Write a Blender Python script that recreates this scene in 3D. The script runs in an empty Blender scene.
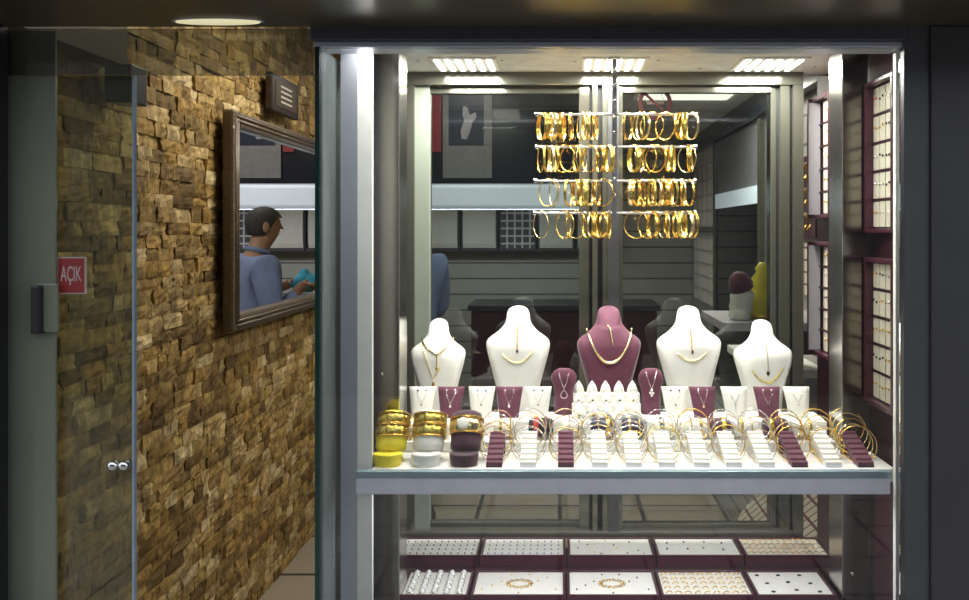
import bpy, bmesh, math, random
from mathutils import Vector, Matrix
random.seed(7)
PI = math.pi
E = 1.55                    # eye height above the pavement
F = 800.0                   # focal length in pixels of the 969 px wide frame
sc = bpy.context.scene
col = sc.collection

# ---------------------------------------------------------------- camera, world, big lights, exposure
cd = bpy.data.cameras.new('camera'); cam = bpy.data.objects.new('camera', cd); col.objects.link(cam)
cam.location = (0, 0, E); cam.rotation_euler = (PI/2, 0, 0)
cd.sensor_width = 36; cd.lens = 36*F/969
cd.shift_x = (484.5-560)/969; cd.shift_y = (230-300)/969
cd.clip_start = 0.05; cd.clip_end = 60
sc.camera = cam
w = bpy.data.worlds.new('evening_street'); sc.world = w; w.use_nodes = True
w.node_tree.nodes['Background'].inputs[0].default_value = (0.88, 0.92, 1.0, 1)
w.node_tree.nodes['Background'].inputs[1].default_value = 1.45
sc.view_settings.view_transform = 'Standard'; sc.view_settings.look = 'None'
sc.view_settings.gamma = 1; sc.view_settings.use_curve_mapping = False
sc.view_settings.exposure = 0.0

def area(name, loc, size, power, color=(1, 1, 1), rot=(0, 0, 0), parent=None, size_y=None, spread=PI):
    l = bpy.data.lights.new(name, 'AREA'); l.energy = power; l.color = color
    l.shape = 'RECTANGLE'; l.size = size; l.size_y = size_y or size; l.spread = spread
    o = bpy.data.objects.new(name, l); o.location = loc; o.rotation_euler = rot
    col.objects.link(o); o.parent = parent
    return o

# ---------------------------------------------------------------- materials
M = {}
def pm(name, c, rough=0.5, metal=0.0, var=0.12, scale=30, bump=0.0, stretch=(1, 1, 1), emit=0, coat=0, spec=None, sheen=0):
    m = bpy.data.materials.new(name); m.use_nodes = True
    nt = m.node_tree; b = nt.nodes['Principled BSDF']
    tc = nt.nodes.new('ShaderNodeTexCoord'); mp = nt.nodes.new('ShaderNodeMapping')
    nt.links.new(tc.outputs['Object'], mp.inputs['Vector']); mp.inputs['Scale'].default_value = stretch
    nz = nt.nodes.new('ShaderNodeTexNoise'); nz.inputs['Scale'].default_value = scale; nz.inputs['Detail'].default_value = 4
    nt.links.new(mp.outputs[0], nz.inputs['Vector'])
    rp = nt.nodes.new('ShaderNodeValToRGB')
    rp.color_ramp.elements[0].position = 0.3; rp.color_ramp.elements[1].position = 0.7
    rp.color_ramp.elements[0].color = [x*(1-var) for x in c]+[1]
    rp.color_ramp.elements[1].color = [min(1, x*(1+var)) for x in c]+[1]
    nt.links.new(nz.outputs['Fac'], rp.inputs[0]); nt.links.new(rp.outputs[0], b.inputs['Base Color'])
    b.inputs['Roughness'].default_value = rough; b.inputs['Metallic'].default_value = metal
    if spec is not None: b.inputs['Specular IOR Level'].default_value = spec
    if coat: b.inputs['Coat Weight'].default_value = coat
    if sheen: b.inputs['Sheen Weight'].default_value = sheen
    if bump:
        bp = nt.nodes.new('ShaderNodeBump'); bp.inputs['Strength'].default_value = bump; bp.inputs['Distance'].default_value = 0.002
        nt.links.new(nz.outputs['Fac'], bp.inputs['Height']); nt.links.new(bp.outputs[0], b.inputs['Normal'])
    if emit:
        b.inputs['Emission Color'].default_value = list(c)+[1]; b.inputs['Emission Strength'].default_value = emit
    M[name] = m
    return m

def thin_glass(name, tint, ior=1.5, gloss=(1, 1, 1), haze=0.0, hazecol=(.5, .55, .5)):
    m = bpy.data.materials.new(name); m.use_nodes = True; nt = m.node_tree
    nt.nodes.remove(nt.nodes['Principled BSDF']); out = nt.nodes['Material Output']
    fr = nt.nodes.new('ShaderNodeFresnel'); fr.inputs['IOR'].default_value = ior
    tr = nt.nodes.new('ShaderNodeBsdfTransparent'); tr.inputs[0].default_value = list(tint)+[1]
    gl = nt.nodes.new('ShaderNodeBsdfGlossy'); gl.inputs['Roughness'].default_value = 0.0; gl.inputs[0].default_value = list(gloss)+[1]
    base = tr.outputs[0]
    if haze:
        df = nt.nodes.new('ShaderNodeBsdfDiffuse'); df.inputs[0].default_value = list(hazecol)+[1]
        nz = nt.nodes.new('ShaderNodeTexNoise'); nz.inputs['Scale'].default_value = 2.5
        mul = nt.nodes.new('ShaderNodeMath'); mul.operation = 'MULTIPLY'; mul.inputs[1].default_value = haze*2
        nt.links.new(nz.outputs['Fac'], mul.inputs[0])
        hx = nt.nodes.new('ShaderNodeMixShader'); nt.links.new(mul.outputs[0], hx.inputs[0])
        nt.links.new(tr.outputs[0], hx.inputs[1]); nt.links.new(df.outputs[0], hx.inputs[2]); base = hx.outputs[0]
    mx = nt.nodes.new('ShaderNodeMixShader'); nt.links.new(fr.outputs[0], mx.inputs[0])
    nt.links.new(base, mx.inputs[1]); nt.links.new(gl.outputs[0], mx.inputs[2]); nt.links.new(mx.outputs[0], out.inputs[0])
    M[name] = m

def island_mat(name, cols, rough, bump, scale=60, dark_joint=True):
    m = bpy.data.materials.new(name); m.use_nodes = True; nt = m.node_tree; b = nt.nodes['Principled BSDF']
    g = nt.nodes.new('ShaderNodeNewGeometry')
    rp = nt.nodes.new('ShaderNodeValToRGB'); rp.color_ramp.interpolation = 'LINEAR'
    els = rp.color_ramp.elements
    while len(els) < len(cols): els.new(0.5)
    for i, c in enumerate(cols):
        els[i].position = i/(len(cols)-1); els[i].color = list(c)+[1]
    nt.links.new(g.outputs['Random Per Island'], rp.inputs[0])
    tc = nt.nodes.new('ShaderNodeTexCoord')
    nz = nt.nodes.new('ShaderNodeTexNoise'); nz.inputs['Scale'].default_value = scale; nz.inputs['Detail'].default_value = 8; nz.inputs['Roughness'].default_value = .7
    mp = nt.nodes.new('ShaderNodeMapping'); mp.inputs['Scale'].default_value = (1, 1, .55)
    nt.links.new(tc.outputs['Object'], mp.inputs[0]); nt.links.new(mp.outputs[0], nz.inputs['Vector'])
    r2 = nt.nodes.new('ShaderNodeValToRGB'); r2.color_ramp.elements[0].position = .36; r2.color_ramp.elements[1].position = .66
    r2.color_ramp.elements[0].color = (.22, .16, .09, 1); r2.color_ramp.elements[1].color = (1.25, 1.15, .98, 1)
    nt.links.new(nz.outputs['Fac'], r2.inputs[0])
    mx = nt.nodes.new('ShaderNodeMix'); mx.data_type = 'RGBA'; mx.blend_type = 'MULTIPLY'; mx.inputs[0].default_value = .8
    nt.links.new(rp.outputs[0], mx.inputs[6]); nt.links.new(r2.outputs[0], mx.inputs[7])
    nt.links.new(mx.outputs[2], b.inputs['Base Color'])
    b.inputs['Roughness'].default_value = rough
    bp = nt.nodes.new('ShaderNodeBump'); bp.inputs['Strength'].default_value = bump; bp.inputs['Distance'].default_value = .012
    nt.links.new(nz.outputs['Fac'], bp.inputs['Height']); nt.links.new(bp.outputs[0], b.inputs['Normal'])
    M[name] = m

def grid_mat(name, base, line, sx, sy, mortar=.02, rough=.4, offs=0.0, upright=False):
    m = bpy.data.materials.new(name); m.use_nodes = True; nt = m.node_tree; b = nt.nodes['Principled BSDF']
    tc = nt.nodes.new('ShaderNodeTexCoord'); br = nt.nodes.new('ShaderNodeTexBrick')
    br.offset = offs; br.inputs['Scale'].default_value = 1; br.inputs['Mortar Size'].default_value = mortar
    br.inputs['Brick Width'].default_value = sx; br.inputs['Row Height'].default_value = sy
    br.inputs['Color1'].default_value = list(base)+[1]; br.inputs['Color2'].default_value = [x*.9 for x in base]+[1]
    br.inputs['Mortar'].default_value = list(line)+[1]
    if upright:
        sp = nt.nodes.new('ShaderNodeSeparateXYZ'); cb = nt.nodes.new('ShaderNodeCombineXYZ'); ad = nt.nodes.new('ShaderNodeMath')
        nt.links.new(tc.outputs['Object'], sp.inputs[0]); nt.links.new(sp.outputs[0], ad.inputs[0]); nt.links.new(sp.outputs[1], ad.inputs[1])
        nt.links.new(ad.outputs[0], cb.inputs[0]); nt.links.new(sp.outputs[2], cb.inputs[1]); nt.links.new(cb.outputs[0], br.inputs['Vector'])
    else: nt.links.new(tc.outputs['Object'], br.inputs['Vector'])
    nt.links.new(br.outputs['Color'], b.inputs['Base Color'])
    b.inputs['Roughness'].default_value = rough; M[name] = m

island_mat('split_stone', [(.15, .095, .03), (.46, .30, .09), (.66, .49, .20), (.25, .16, .05), (.56, .40, .15), (.50, .32, .09), (.92, .78, .48), (.43, .30, .115), (.22, .14, .045), (.80, .63, .33), (.37, .23, .07)], .75, 1.0, 26)
grid_mat('floor_tile', (.42, .36, .28), (.06, .055, .05), .45, .45, .012, .35)
grid_mat('slat_grey', (.36, .36, .33), (.10, .10, .10), 4, .11, .006, .5, 0, True)
grid_mat('pad_grid', (.07, .065, .07), (.55, .53, .52), .052, .052, .006, .6, 0, True)
grid_mat('cream_grid', (.72, .67, .55), (.18, .05, .08), .045, .045, .004, .6, 0, True)
grid_mat('pavement', (.30, .28, .25), (.08, .08, .08), .4, .4, .01, .6)
pm('white_ceiling', (.72, .70, .66), .6)
pm('shop_ceiling', (.55, .54, .50), .7)
pm('dark_bulkhead', (.008, .010, .020), .25, coat=.3)
pm('facade_brown', (.085, .068, .042), .28, .3, .15, 6)
pm('facade_grey', (.088, .09, .098), .42, .5, .06, 15)
pm('facade_dark', (.058, .058, .062), .45, .4, .06, 15)
pm('frame_navy', (.07, .072, .090), .4, .4, .06)
pm('frame_silver', (.50, .53, .62), .35, .6, .05, 20, stretch=(1, 1, 30))
pm('black_trim', (.004, .004, .005), .6)
pm('white_paint', (.86, .86, .84), .4, var=.03)
pm('shelf_white', (.88, .87, .84), .35, var=.03)
pm('glass_edge', (.28, .38, .46), .25, .2, .08)
pm('rail_lavender', (.80, .81, .98), .4, .0, .04)
pm('green_edge', (.006, .03, .025), .15)
pm('brushed_steel', (.50, .49, .46), .22, 1, .10, 40, .05, (1, 1, .02))
pm('dark_steel', (.20, .19, .175), .14, 1, .10, 60, .03, (40, 40, .6))
pm('window_alu', (.115, .113, .09), .16, .5, .06, 20, stretch=(1, 1, .1))
pm('window_alu_pale', (.26, .29, .245), .45, .2, .04, 20)
pm('side_panel', (.20, .235, .235), .25, .1, .15, 4, stretch=(1, 12, .3))
pm('burgundy', (.052, .008, .020), .35, var=.15, scale=12, coat=.25)
pm('burgundy_dark', (.035, .006, .014), .4, var=.15, scale=12)
pm('purple_velvet', (.115, .024, .054), .75, var=.12, scale=60, bump=.15, sheen=.15)
pm('plum_velvet', (.06, .013, .032), .7, var=.15, scale=60, bump=.15, sheen=.3)
pm('white_leather', (.76, .75, .71), .5, var=.03, scale=80, bump=.08)
pm('cream_velvet', (.80, .79, .73), .75, var=.04, scale=90, bump=.1)
pm('yellow_leather', (.78, .66, .03), .45, var=.08)
pm('yellow_satin', (.72, .60, .06), .35, var=.15, scale=25)
pm('gold', (.92, .58, .13), .24, 1, .10, 200)
pm('gold_pale', (.95, .76, .40), .25, 1, .10, 200)
pm('gold_textured', (.80, .50, .12), .34, 1, .65, 170, 1.0)
pm('rose_gold', (.90, .55, .38), .2, 1, .08, 200)
pm('silver', (.85, .85, .84), .15, 1, .05, 200)
pm('dark_gem', (.02, .022, .04), .1, coat=.5)
pm('blue_gem', (.20, .24, .42), .15, coat=.5)
pm('brown_gem', (.10, .05, .03), .15, coat=.5)
pm('pearl', (.88, .84, .78), .2, coat=.4)
pm('navy_leather', (.025, .028, .07), .45)
pm('red_leather', (.50, .03, .03), .4)
pm('black_leather', (.012, .012, .014), .4)
pm('acrylic', (.80, .82, .83), .06, .55, .04)
pm('pole_grey', (.26, .27, .29), .15, .7, .2, 60)
pm('chrome', (.78, .78, .77), .06, 1, .04)
pm('mirror_wood', (.12, .085, .05), .4, var=.35, scale=40, bump=.5, stretch=(1, 1, 4), coat=.3)
pm('mirror_glass', (.86, .88, .87), .0, 1, .0)
pm('frost_panel', (.17, .185, .14), .22, 0, .10, 3, coat=.4)
pm('sign_red', (.24, .022, .022), .5, var=.06)
pm('sticker_red', (.022, .006, .006), .8, spec=.1)
pm('sign_white', (.40, .34, .32), .5, var=.04)
pm('black_plastic', (.02, .02, .025), .35)
pm('blue_plastic', (.06, .07, .12), .3)
pm('picture_wood', (.03, .018, .012), .4, var=.3)
pm('picture_brown', (.07, .045, .028), .5, var=.2)
pm('pad_cream', (.66, .63, .55), .7, var=.05)
pm('pad_frame', (.03, .028, .032), .5)
pm('card_cream', (.56, .53, .43), .6, var=.03)
pm('lavender_panel', (.50, .47, .52), .5, var=.04)
pm('poster_navy', (.012, .016, .035), .4, var=.2)
pm('poster_grey', (.17, .17, .18), .5)
pm('poster_red', (.22, .02, .035), .45)
pm('poster_pale', (.30, .28, .32), .5, var=.25, scale=12)
pm('led_white', (1, .98, .93), .4, emit=10, var=0)
pm('glow_warm', (1, .92, .58), .4, emit=.55, var=0)
pm('tube_light', (.74, .84, 1.0), .4, emit=.27, var=0.02)
pm('panel_light', (1, .95, .86), .4, emit=1.5, var=0)
pm('skin', (.34, .19, .125), .55, var=.08, scale=40)
pm('hair', (.030, .027, .027), .7, var=.5, scale=90, bump=.4)
pm('shirt_blue', (.16, .21, .38), .8, var=.10, scale=18, bump=.2)
pm('trousers', (.03, .032, .045), .8)
pm('shoe', (.02, .015, .012), .4)
pm('cloth_cyan', (.05, .35, .55), .8, var=.2, scale=30, bump=.2)
thin_glass('clear_glass', (.95, .975, .96))
thin_glass('front_glass', (.97, .985, .975), 1.45)
thin_glass('back_glass', (.82, .85, .83), 1.46)
thin_glass('door_glass', (.72, .74, .62), 1.5, haze=.07, hazecol=(.34, .34, .24))
thin_glass('transom_glass', (.70, .71, .66), 1.5, haze=.12, hazecol=(.34, .34, .28))

# ---------------------------------------------------------------- mesh helpers
class MB:
    def __init__(s): s.v = []; s.f = []
    def add(s, v, f):
        n = len(s.v); s.v += [tuple(p) for p in v]; s.f += [tuple(i+n for i in q) for q in f]; return s
    def box(s, x0, x1, y0, y1, z0, z1, mat=None):
        v = [(x, y, z) for z in (z0, z1) for y in (y0, y1) for x in (x0, x1)]
        if mat: v = [mat @ Vector(p) for p in v]
        return s.add(v, [(0, 2, 3, 1), (4, 5, 7, 6), (0, 1, 5, 4), (2, 6, 7, 3), (0, 4, 6, 2), (1, 3, 7, 5)])
    def loft(s, rings, cap0=True, cap1=True, mat=None):
        n = len(rings[0]); v = [p for r in rings for p in r]
        if mat: v = [mat @ Vector(p) for p in v]
        f = [(k*n+i, k*n+(i+1) % n, (k+1)*n+(i+1) % n, (k+1)*n+i) for k in range(len(rings)-1) for i in range(n)]
        if cap0: f.append(tuple(range(n-1, -1, -1)))
        if cap1: f.append(tuple((len(rings)-1)*n+i for i in range(n)))
        return s.add(v, f)
    def lathe(s, prof, seg=16, mat=None, sx=1, sy=1, cap0=True, cap1=True):
        return s.loft([[(r*sx*math.cos(2*PI*i/seg), r*sy*math.sin(2*PI*i/seg), z) for i in range(seg)] for r, z in prof], cap0, cap1, mat)
    def tube(s, path, r, seg=6, closed=False, mat=None):
        P_ = [Vector(p) for p in path]; n = len(P_); rings = []; up = None
        for i in range(n):
            t = (P_[(i+1) % n]-P_[i-1]) if closed else (P_[min(i+1, n-1)]-P_[max(i-1, 0)])
            t.normalize()
            if up is None:
                up = Vector((0, 0, 1)) if abs(t.z) < .9 else Vector((1, 0, 0))
            a = t.cross(up); a.normalize(); b = a.cross(t); up = b
            rr = r[i] if isinstance(r, (list, tuple)) else r
            rings.append([P_[i]+a*rr*math.cos(2*PI*k/seg)+b*rr*math.sin(2*PI*k/seg) for k in range(seg)])
        if closed:
            v = [p for q in rings for p in q]
            if mat: v = [mat @ p for p in v]
            return s.add(v, [(k*seg+i, k*seg+(i+1) % seg, ((k+1) % n)*seg+(i+1) % seg, ((k+1) % n)*seg+i) for k in range(n) for i in range(seg)])
        return s.loft(rings, True, True, mat)
    def sphere(s, c, r, seg=10, rings=6, sc_=(1, 1, 1), mat=None):
        R_ = []
        for k in range(rings+1):
            a = -PI/2+PI*k/rings; rr = max(math.cos(a), .02)
            R_.append([(c[0]+r*sc_[0]*rr*math.cos(2*PI*i/seg), c[1]+r*sc_[1]*rr*math.sin(2*PI*i/seg), c[2]+r*sc_[2]*math.sin(a)) for i in range(seg)])
        return s.loft(R_, True, True, mat)
    def band(s, R, width, th, seg=32, wav=0, wn=0, mat=None):   # a flat band ring about the local Z axis
        v = []; f = []
        for i in range(seg):
            a = 2*PI*i/seg; e = wav*math.sin(wn*a) if wav else 0
            for rr, zz in ((R-th, -width/2), (R+e, -width/2), (R+th*.5+e, 0), (R+e, width/2), (R-th, width/2)):
                v.append((rr*math.cos(a), rr*math.sin(a), zz))
        for i in range(seg):
            j = (i+1) % seg
            for k in range(5): f.append((i*5+k, i*5+(k+1) % 5, j*5+(k+1) % 5, j*5+k))
        if mat: v = [mat @ Vector(p) for p in v]
        return s.add(v, f)
    def torus(s, R, r, seg=28, rs=6, mat=None, tw=0):
        v = []
        for i in range(seg):
            a = 2*PI*i/seg
            for k in range(rs):
                b = 2*PI*k/rs; q = r*(1+(tw*math.sin(12*a+b) if tw else 0))
                v.append(((R+q*math.cos(b))*math.cos(a), (R+q*math.cos(b))*math.sin(a), q*math.sin(b)))
        if mat: v = [mat @ Vector(p) for p in v]
        return s.add(v, [(i*rs+k, i*rs+(k+1) % rs, ((i+1) % seg)*rs+(k+1) % rs, ((i+1) % seg)*rs+k) for i in range(seg) for k in range(rs)])
    def mesh(s, name, mat, smooth=True):
        me = bpy.data.meshes.new(name); me.from_pydata(s.v, [], s.f)
        bm = bmesh.new(); bm.from_mesh(me); bmesh.ops.recalc_face_normals(bm, faces=bm.faces); bm.to_mesh(me); bm.free()
        me.materials.append(M[mat])
        me.polygons.foreach_set('use_smooth', [smooth]*len(me.polygons))
        return me
    def build(s, name, mat, parent=None, smooth=False, bevel=0, loc=None):
        o = bpy.data.objects.new(name, s.mesh(name, mat, smooth)); col.objects.link(o)
        o.parent = parent
        if loc: o.location = loc
        if bevel:
            b = o.modifiers.new('bevel', 'BEVEL'); b.width = bevel; b.segments = 2; b.limit_method = 'ANGLE'; b.angle_limit = .6
        return o

def link(name, me, parent=None, loc=(0, 0, 0), rot=None):
    o = bpy.data.objects.new(name, me); o.parent = parent; o.location = loc
    if rot is not None: o.rotation_euler = rot
    col.objects.link(o); return o
def tag(o, label, cat, group=None, kind=None):
    if label: o['label'] = label
    if cat: o['category'] = cat
    if group: o['group'] = group
    if kind: o['kind'] = kind
    return o
def empty(name, loc=(0, 0, 0), rz=0, rx=0):
    o = bpy.data.objects.new(name, None); o.location = loc; o.rotation_euler = (rx, 0, rz); o.empty_display_size = .02
    col.objects.link(o); return o
def struct(o): o['kind'] = 'structure'; return o
def px(x, d): return (x-560)/F*d
def pz(y, d): return E+(230-y)/F*d
def rotm(rx=0, ry=0, rz=0, loc=(0, 0, 0)):
    return Matrix.Translation(loc) @ Matrix.Rotation(rz, 4, 'Z') @ Matrix.Rotation(ry, 4, 'Y') @ Matrix.Rotation(rx, 4, 'X')
ORD = ['first', 'second', 'third', 'fourth', 'fifth', 'sixth', 'seventh', 'eighth', 'ninth', 'tenth', 'eleventh', 'twelfth', 'thirteenth', 'fourteenth']

# ================================================================ STRUCTURE
SX = -1.24
# split stone wall
sw = MB()
z = 0.0
while z < 2.56:
    h = random.choice((.040, .044, .049))
    y = 1.50-random.random()*.1
    while y < 5.6:
        l = random.choice((.055, .07, .085, .10, .12, .14))
        pr = random.uniform(.002, .011)
        y0, y1 = max(y, 1.5)+.0004, min(y+l, 5.6)-.0004
        if y1-y0 > .01:
            t0, t1 = random.uniform(-.003, .003), random.uniform(-.003, .003)
            u0, u1 = random.uniform(-.003, .003), random.uniform(-.003, .003)
            xf = SX-.02+pr
            nu, nv = 5, 4; g = []
            for iv in range(nv):
                for iu in range(nu):
                    edge = iu in (0, nu-1) or iv in (0, nv-1)
                    g.append((xf+random.uniform(-.0045, .003)-(.003 if edge else 0)+t0*iu/(nu-1)+u0*iv/(nv-1), y0+(y1-y0)*min(1, max(0, (iu+random.uniform(-.2, .2)*(not edge))/(nu-1))), z+.0003+(h-.0006)*min(1, max(0, (iv+random.uniform(-.2, .2)*(not edge))/(nv-1)))))
            f = [(iv*nu+iu, iv*nu+iu+1, (iv+1)*nu+iu+1, (iv+1)*nu+iu) for iv in range(nv-1) for iu in range(nu-1)]
            base = len(g); g += [(SX-.05, y0, z+.0003), (SX-.05, y1, z+.0003), (SX-.05, y1, z+h-.0003), (SX-.05, y0, z+h-.0003)]
            f += [tuple([base+1, base]+list(range(nu))), tuple([base+3, base+2]+[nu*nv-1-k for k in range(nu)]),
                  tuple([base, base+3]+[(nv-1-k)*nu for k in range(nv)]), tuple([base+2, base+1]+[nu-1+k*nu for k in range(nv)])]
            sw.add(g, f)
        y += l
    z += h
struct(sw.build('wall_left', 'split_stone'))
struct(MB().box(-1.6, -1.29, 1.4, 5.75, 0, 2.7).build('wall_left_core', 'facade_dark'))
struct(MB().box(-1.6, 1.3, 1.52, 5.9, -.1, 0).build('floor', 'floor_tile'))
struct(MB().box(-8, 8, -4.5, 1.52, -.1, -.01).build('ground', 'pavement'))
struct(MB().box(-8, 8, -4.7, -4.5, -.1, 3.4).build('wall_opposite', 'facade_dark'))
struct(MB().box(-1.29, 1.3, 5.60, 5.75, 0, 2.7).build('wall_back', 'slat_grey'))
struct(MB().box(.92, 1.1, 2.13, 5.60, 0, 2.7).build('wall_right', 'slat_grey'))
struct(MB().box(-1.29, .2, 2.2, 5.6, 2.55, 2.65).build('ceiling', 'shop_ceiling'))
struct(MB().box(.2, .92, 2.10, 5.6, 2.15, 2.25).box(.2, .22, 2.10, 4.9, 2.25, 2.55).build('ceiling_lowered', 'shop_ceiling'))
struct(MB().box(-1.29, -1.19, 1.53, 2.2, E+.45, 2.55).build('trim_6', 'facade_brown'))
struct(MB().box(-1.6, 1.3, 1.44, 1.50, E+.55, 2.7).build('wall_front_upper', 'facade_dark'))
struct(MB().box(-1.29, .2, 1.50, 2.2, 2.55, 2.65).build('ceiling_entrance', 'shop_ceiling'))
struct(MB().box(-1.10, .2, 4.9, 5.6, E+.285, 2.55).build('wall_bulkhead', 'dark_bulkhead'))
struct(MB().box(.86, .92, 2.4, 5.6, E+.50, E+.60).build('trim_1', 'dark_bulkhead'))
# facade: soffit / fascia, frame posts, pilasters
struct(MB().box(-1.6, 1.3, 1.20, 1.50, E+.380, E+.55).build('trim_2', 'facade_brown', bevel=.004))
struct(MB().box(-1.6, px(8, 1.50), 1.47, 1.50, -.0, E+.38).build('trim_3', 'black_trim'))
XR = .632
struct(MB().box(px(928, 1.5), 1.3, 1.485, 1.66, 0, E+.38).build('wall_front', 'facade_dark', bevel=.003))
win = empty('window_1', (0, 0, 0)); win['kind'] = 'structure'
XL = -.4537
MB().box(XL-.012, px(903, 1.5), 1.49, 1.545, pz(40, 1.49), E+.382).build('window_head', 'frame_navy', win, bevel=.002)
MB().box(XL-.008, px(903, 1.5), 1.50, 1.56, pz(47, 1.5), pz(40, 1.49)).build('window_head_lip', 'frame_silver', win, bevel=.002)
MB().box(px(902.5, 1.5), px(928, 1.5), 1.492, 1.512, 0, E+.382).build('window_jamb', 'facade_grey', win, bevel=.002)
MB().box(px(893.5, 1.56), px(906, 1.56), 1.55, 1.562, 0, pz(47, 1.5)).build('window_reveal', 'white_paint', win)
MB().box(XL+.004, px(902.5, 1.5), 1.508, 1.514, .55, pz(47, 1.5)).build('glass_pane', 'front_glass', win)
MB().box(XL, XL+.004, 1.505, 1.70, .1, pz(47, 1.5)).build('side_glass_pane', 'side_panel', win)
MB().box(XL-.005, XL+.0035, 1.497, 1.507, .1, pz(47, 1.5)).build('glass_edge', 'green_edge', win)
MB().box(px(335, 1.56)+.0, px(347, 1.60), 1.60, 1.66, .1, E+.40).build('side_profile', 'frame_silver', win)
# case shell
CZ = E+.400
struct(MB().box(-.46, .70, 1.545, 2.08, CZ, CZ+.03).build('ceiling_case', 'white_ceiling'))
struct(MB().box(.678, .72, 1.513, 1.94, 0, 2.15).box(.685, .72, 1.94, 2.13, 0, 2.15).build('wall_case_right', 'burgundy_dark'))
struct(MB().box(-.47, -.455, 1.70, 2.10, 0, CZ+.1).build('wall_case_left', 'facade_dark'))
struct(MB().box(-.455, .667, 1.58, 2.02, 0, .70).build('wall_case_base', 'burgundy_dark'))
p = MB()
p.box(px(347, 1.60), px(357.5, 1.60), 1.60, 1.612, .1, CZ).build('pillar', 'frame_silver')
struct(bpy.data.objects['pillar']); bpy.data.objects['pillar'].name = 'trim_4'
struct(MB().box(px(357.5, 1.60), px(372, 1.60), 1.60, 1.612, .1, CZ).build('trim_5', 'white_paint'))
for i, (xa, xb) in enumerate(((px(372, 1.714), px(398.5, 1.714)), (px(843, 1.714), px(868, 1.714)))):
    t = empty('steel_post', ((xa+xb)/2, 1.754, .70))
    tag(t, ['dark polished steel post left of the window display', 'bright edged steel post right of the window display'][i], 'post')
    hw = (xb-xa)/2
    MB().box(-hw, hw, -.04, .04, 0, CZ-.702).build('post_front', 'dark_steel', t, bevel=.0015)
    s = 1 if i == 0 else -1
    MB().box(min(s*hw, s*(hw+.0025)), max(s*hw, s*(hw+.0025)), -.041, .041, 0, CZ-.702).build('side_plate', 'brushed_steel', t)
    MB().lathe([(.004, 0), (.004, .003), (.002, .004)], 10, rotm(PI/2, 0, 0, (-.006, -.04, (pz(374, 1.71) if i == 0 else pz(575, 1.71))-.70))).build('screw', 'chrome', t, True)

# back sliding window
wb = empty('window_2', (0, 0, 0)); wb['kind'] = 'structure'
D2 = 2.05
zt, zb = pz(87, D2), pz(527, D2)
MB().box(px(400, D2), px(800, D2), D2-.03, D2+.03, zt, CZ).build('header', 'window_alu', wb, bevel=.002)
MB().box(px(400, D2), px(800, D2), D2-.03, D2+.03, pz(534, D2), zb).build('sill', 'window_alu', wb, bevel=.002)
for xa, xb, m, dd in ((400, 404.5, 'window_alu', 0), (404.5, 408, 'burgundy_dark', .01), (408, 416, 'window_alu', -.008), (416, 430, 'window_alu_pale', .008),
                  (579, 589, 'window_alu', .008), (589, 592, 'black_trim', .015), (592, 597, 'window_alu', -.01), (597, 602, 'black_trim', .012), (602, 607, 'window_alu', -.006), (607, 618, 'facade_dark', -.012), (618, 622, 'window_alu', .004),
                  (770, 775, 'window_alu', .012), (775, 778, 'black_trim', .014), (778, 787, 'window_alu', -.004), (787, 790, 'black_trim', .01), (790, 800, 'window_alu', -.01)):
    MB().box(px(xa, D2), px(xb, D2), D2-.02+dd, D2+.02+dd, zb, zt).build('stile', m, wb)
for xa, xb, yd in ((430, 579, .012), (622, 770, .0)):
    MB().box(px(xa, D2), px(xb, D2), D2-.012+yd, D2+.012+yd, zt-.016, zt).box(px(xa, D2), px(xb, D2), D2-.012+yd, D2+.012+yd, zb, zb+.012).build('sash_rail', 'window_alu', wb)
    MB().box(px(xa, D2), px(xb, D2), D2+yd, D2+yd+.005, zb+.012, zt-.016).build('glass_pane', 'back_glass', wb)

ns = empty('no_smoking_sign', (px(655, D2), D2-.0012, pz(103, D2))); tag(ns, 'round red no smoking sticker on the right rear glass', 'sign')
m = MB(); m.band(.040, .0008, .007, 40, mat=rotm(PI/2)).box(-.036, .036, -.0004, .0004, -.0035, .0035, Matrix.Rotation(.75, 4, 'Y')).build('ring', 'sticker_red', ns)
MB().box(-.022, .022, .0004, .0008, -.004, .004).tube([(.018, .0006, .006), (.022, .0006, .012), (.016, .0006, .018), (.020, .0006, .024)], .0006, 5).build('cigarette', 'picture_wood', ns)
# entrance: frosted side panel, sliding glass leaf, transom
fp = struct(empty('door_1', (0, 0, 0)))
MB().box(-1.20, px(57, 1.526), 1.521, 1.526, 0, pz(28, 1.5)).build('frosted_panel', 'frost_panel', fp)
MB().box(px(28, 1.49), px(36, 1.49), 1.496, 1.522, pz(335, 1.49), pz(286, 1.49)).build('door_handle', 'black_plastic', fp, bevel=.003)
MB().box(px(36.5, 1.512), px(57.5, 1.515), 1.512, 1.5215, pz(333, 1.5), pz(284, 1.5)).build('handle_plate', 'frost_panel', fp, bevel=.002)
leaf = struct(empty('door_2', (0, 0, 0)))
MB().box(px(56, 1.54), px(134, 1.54), 1.536, 1.544, .02, pz(75, 1.54)).build('door_glass', 'door_glass', leaf)
MB().box(px(133.5, 1.54), px(135.5, 1.54), 1.535, 1.545, .02, pz(75, 1.54)).build('door_glass_edge', 'glass_edge', leaf)
b = MB()
for xx in (116, 127): b.lathe([(.007, 0), (.010, .004), (.010, .014), (.006, .018)], 14, rotm(PI/2, 0, 0, (px(xx, 1.536), 1.536, pz(464, 1.536))))
b.build('door_lock', 'chrome', leaf, True)
struct(MB().box(-1.20, px(310, 1.5), 1.510, 1.518, pz(75, 1.51), E+.38).build('window_3', 'transom_glass'))

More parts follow.
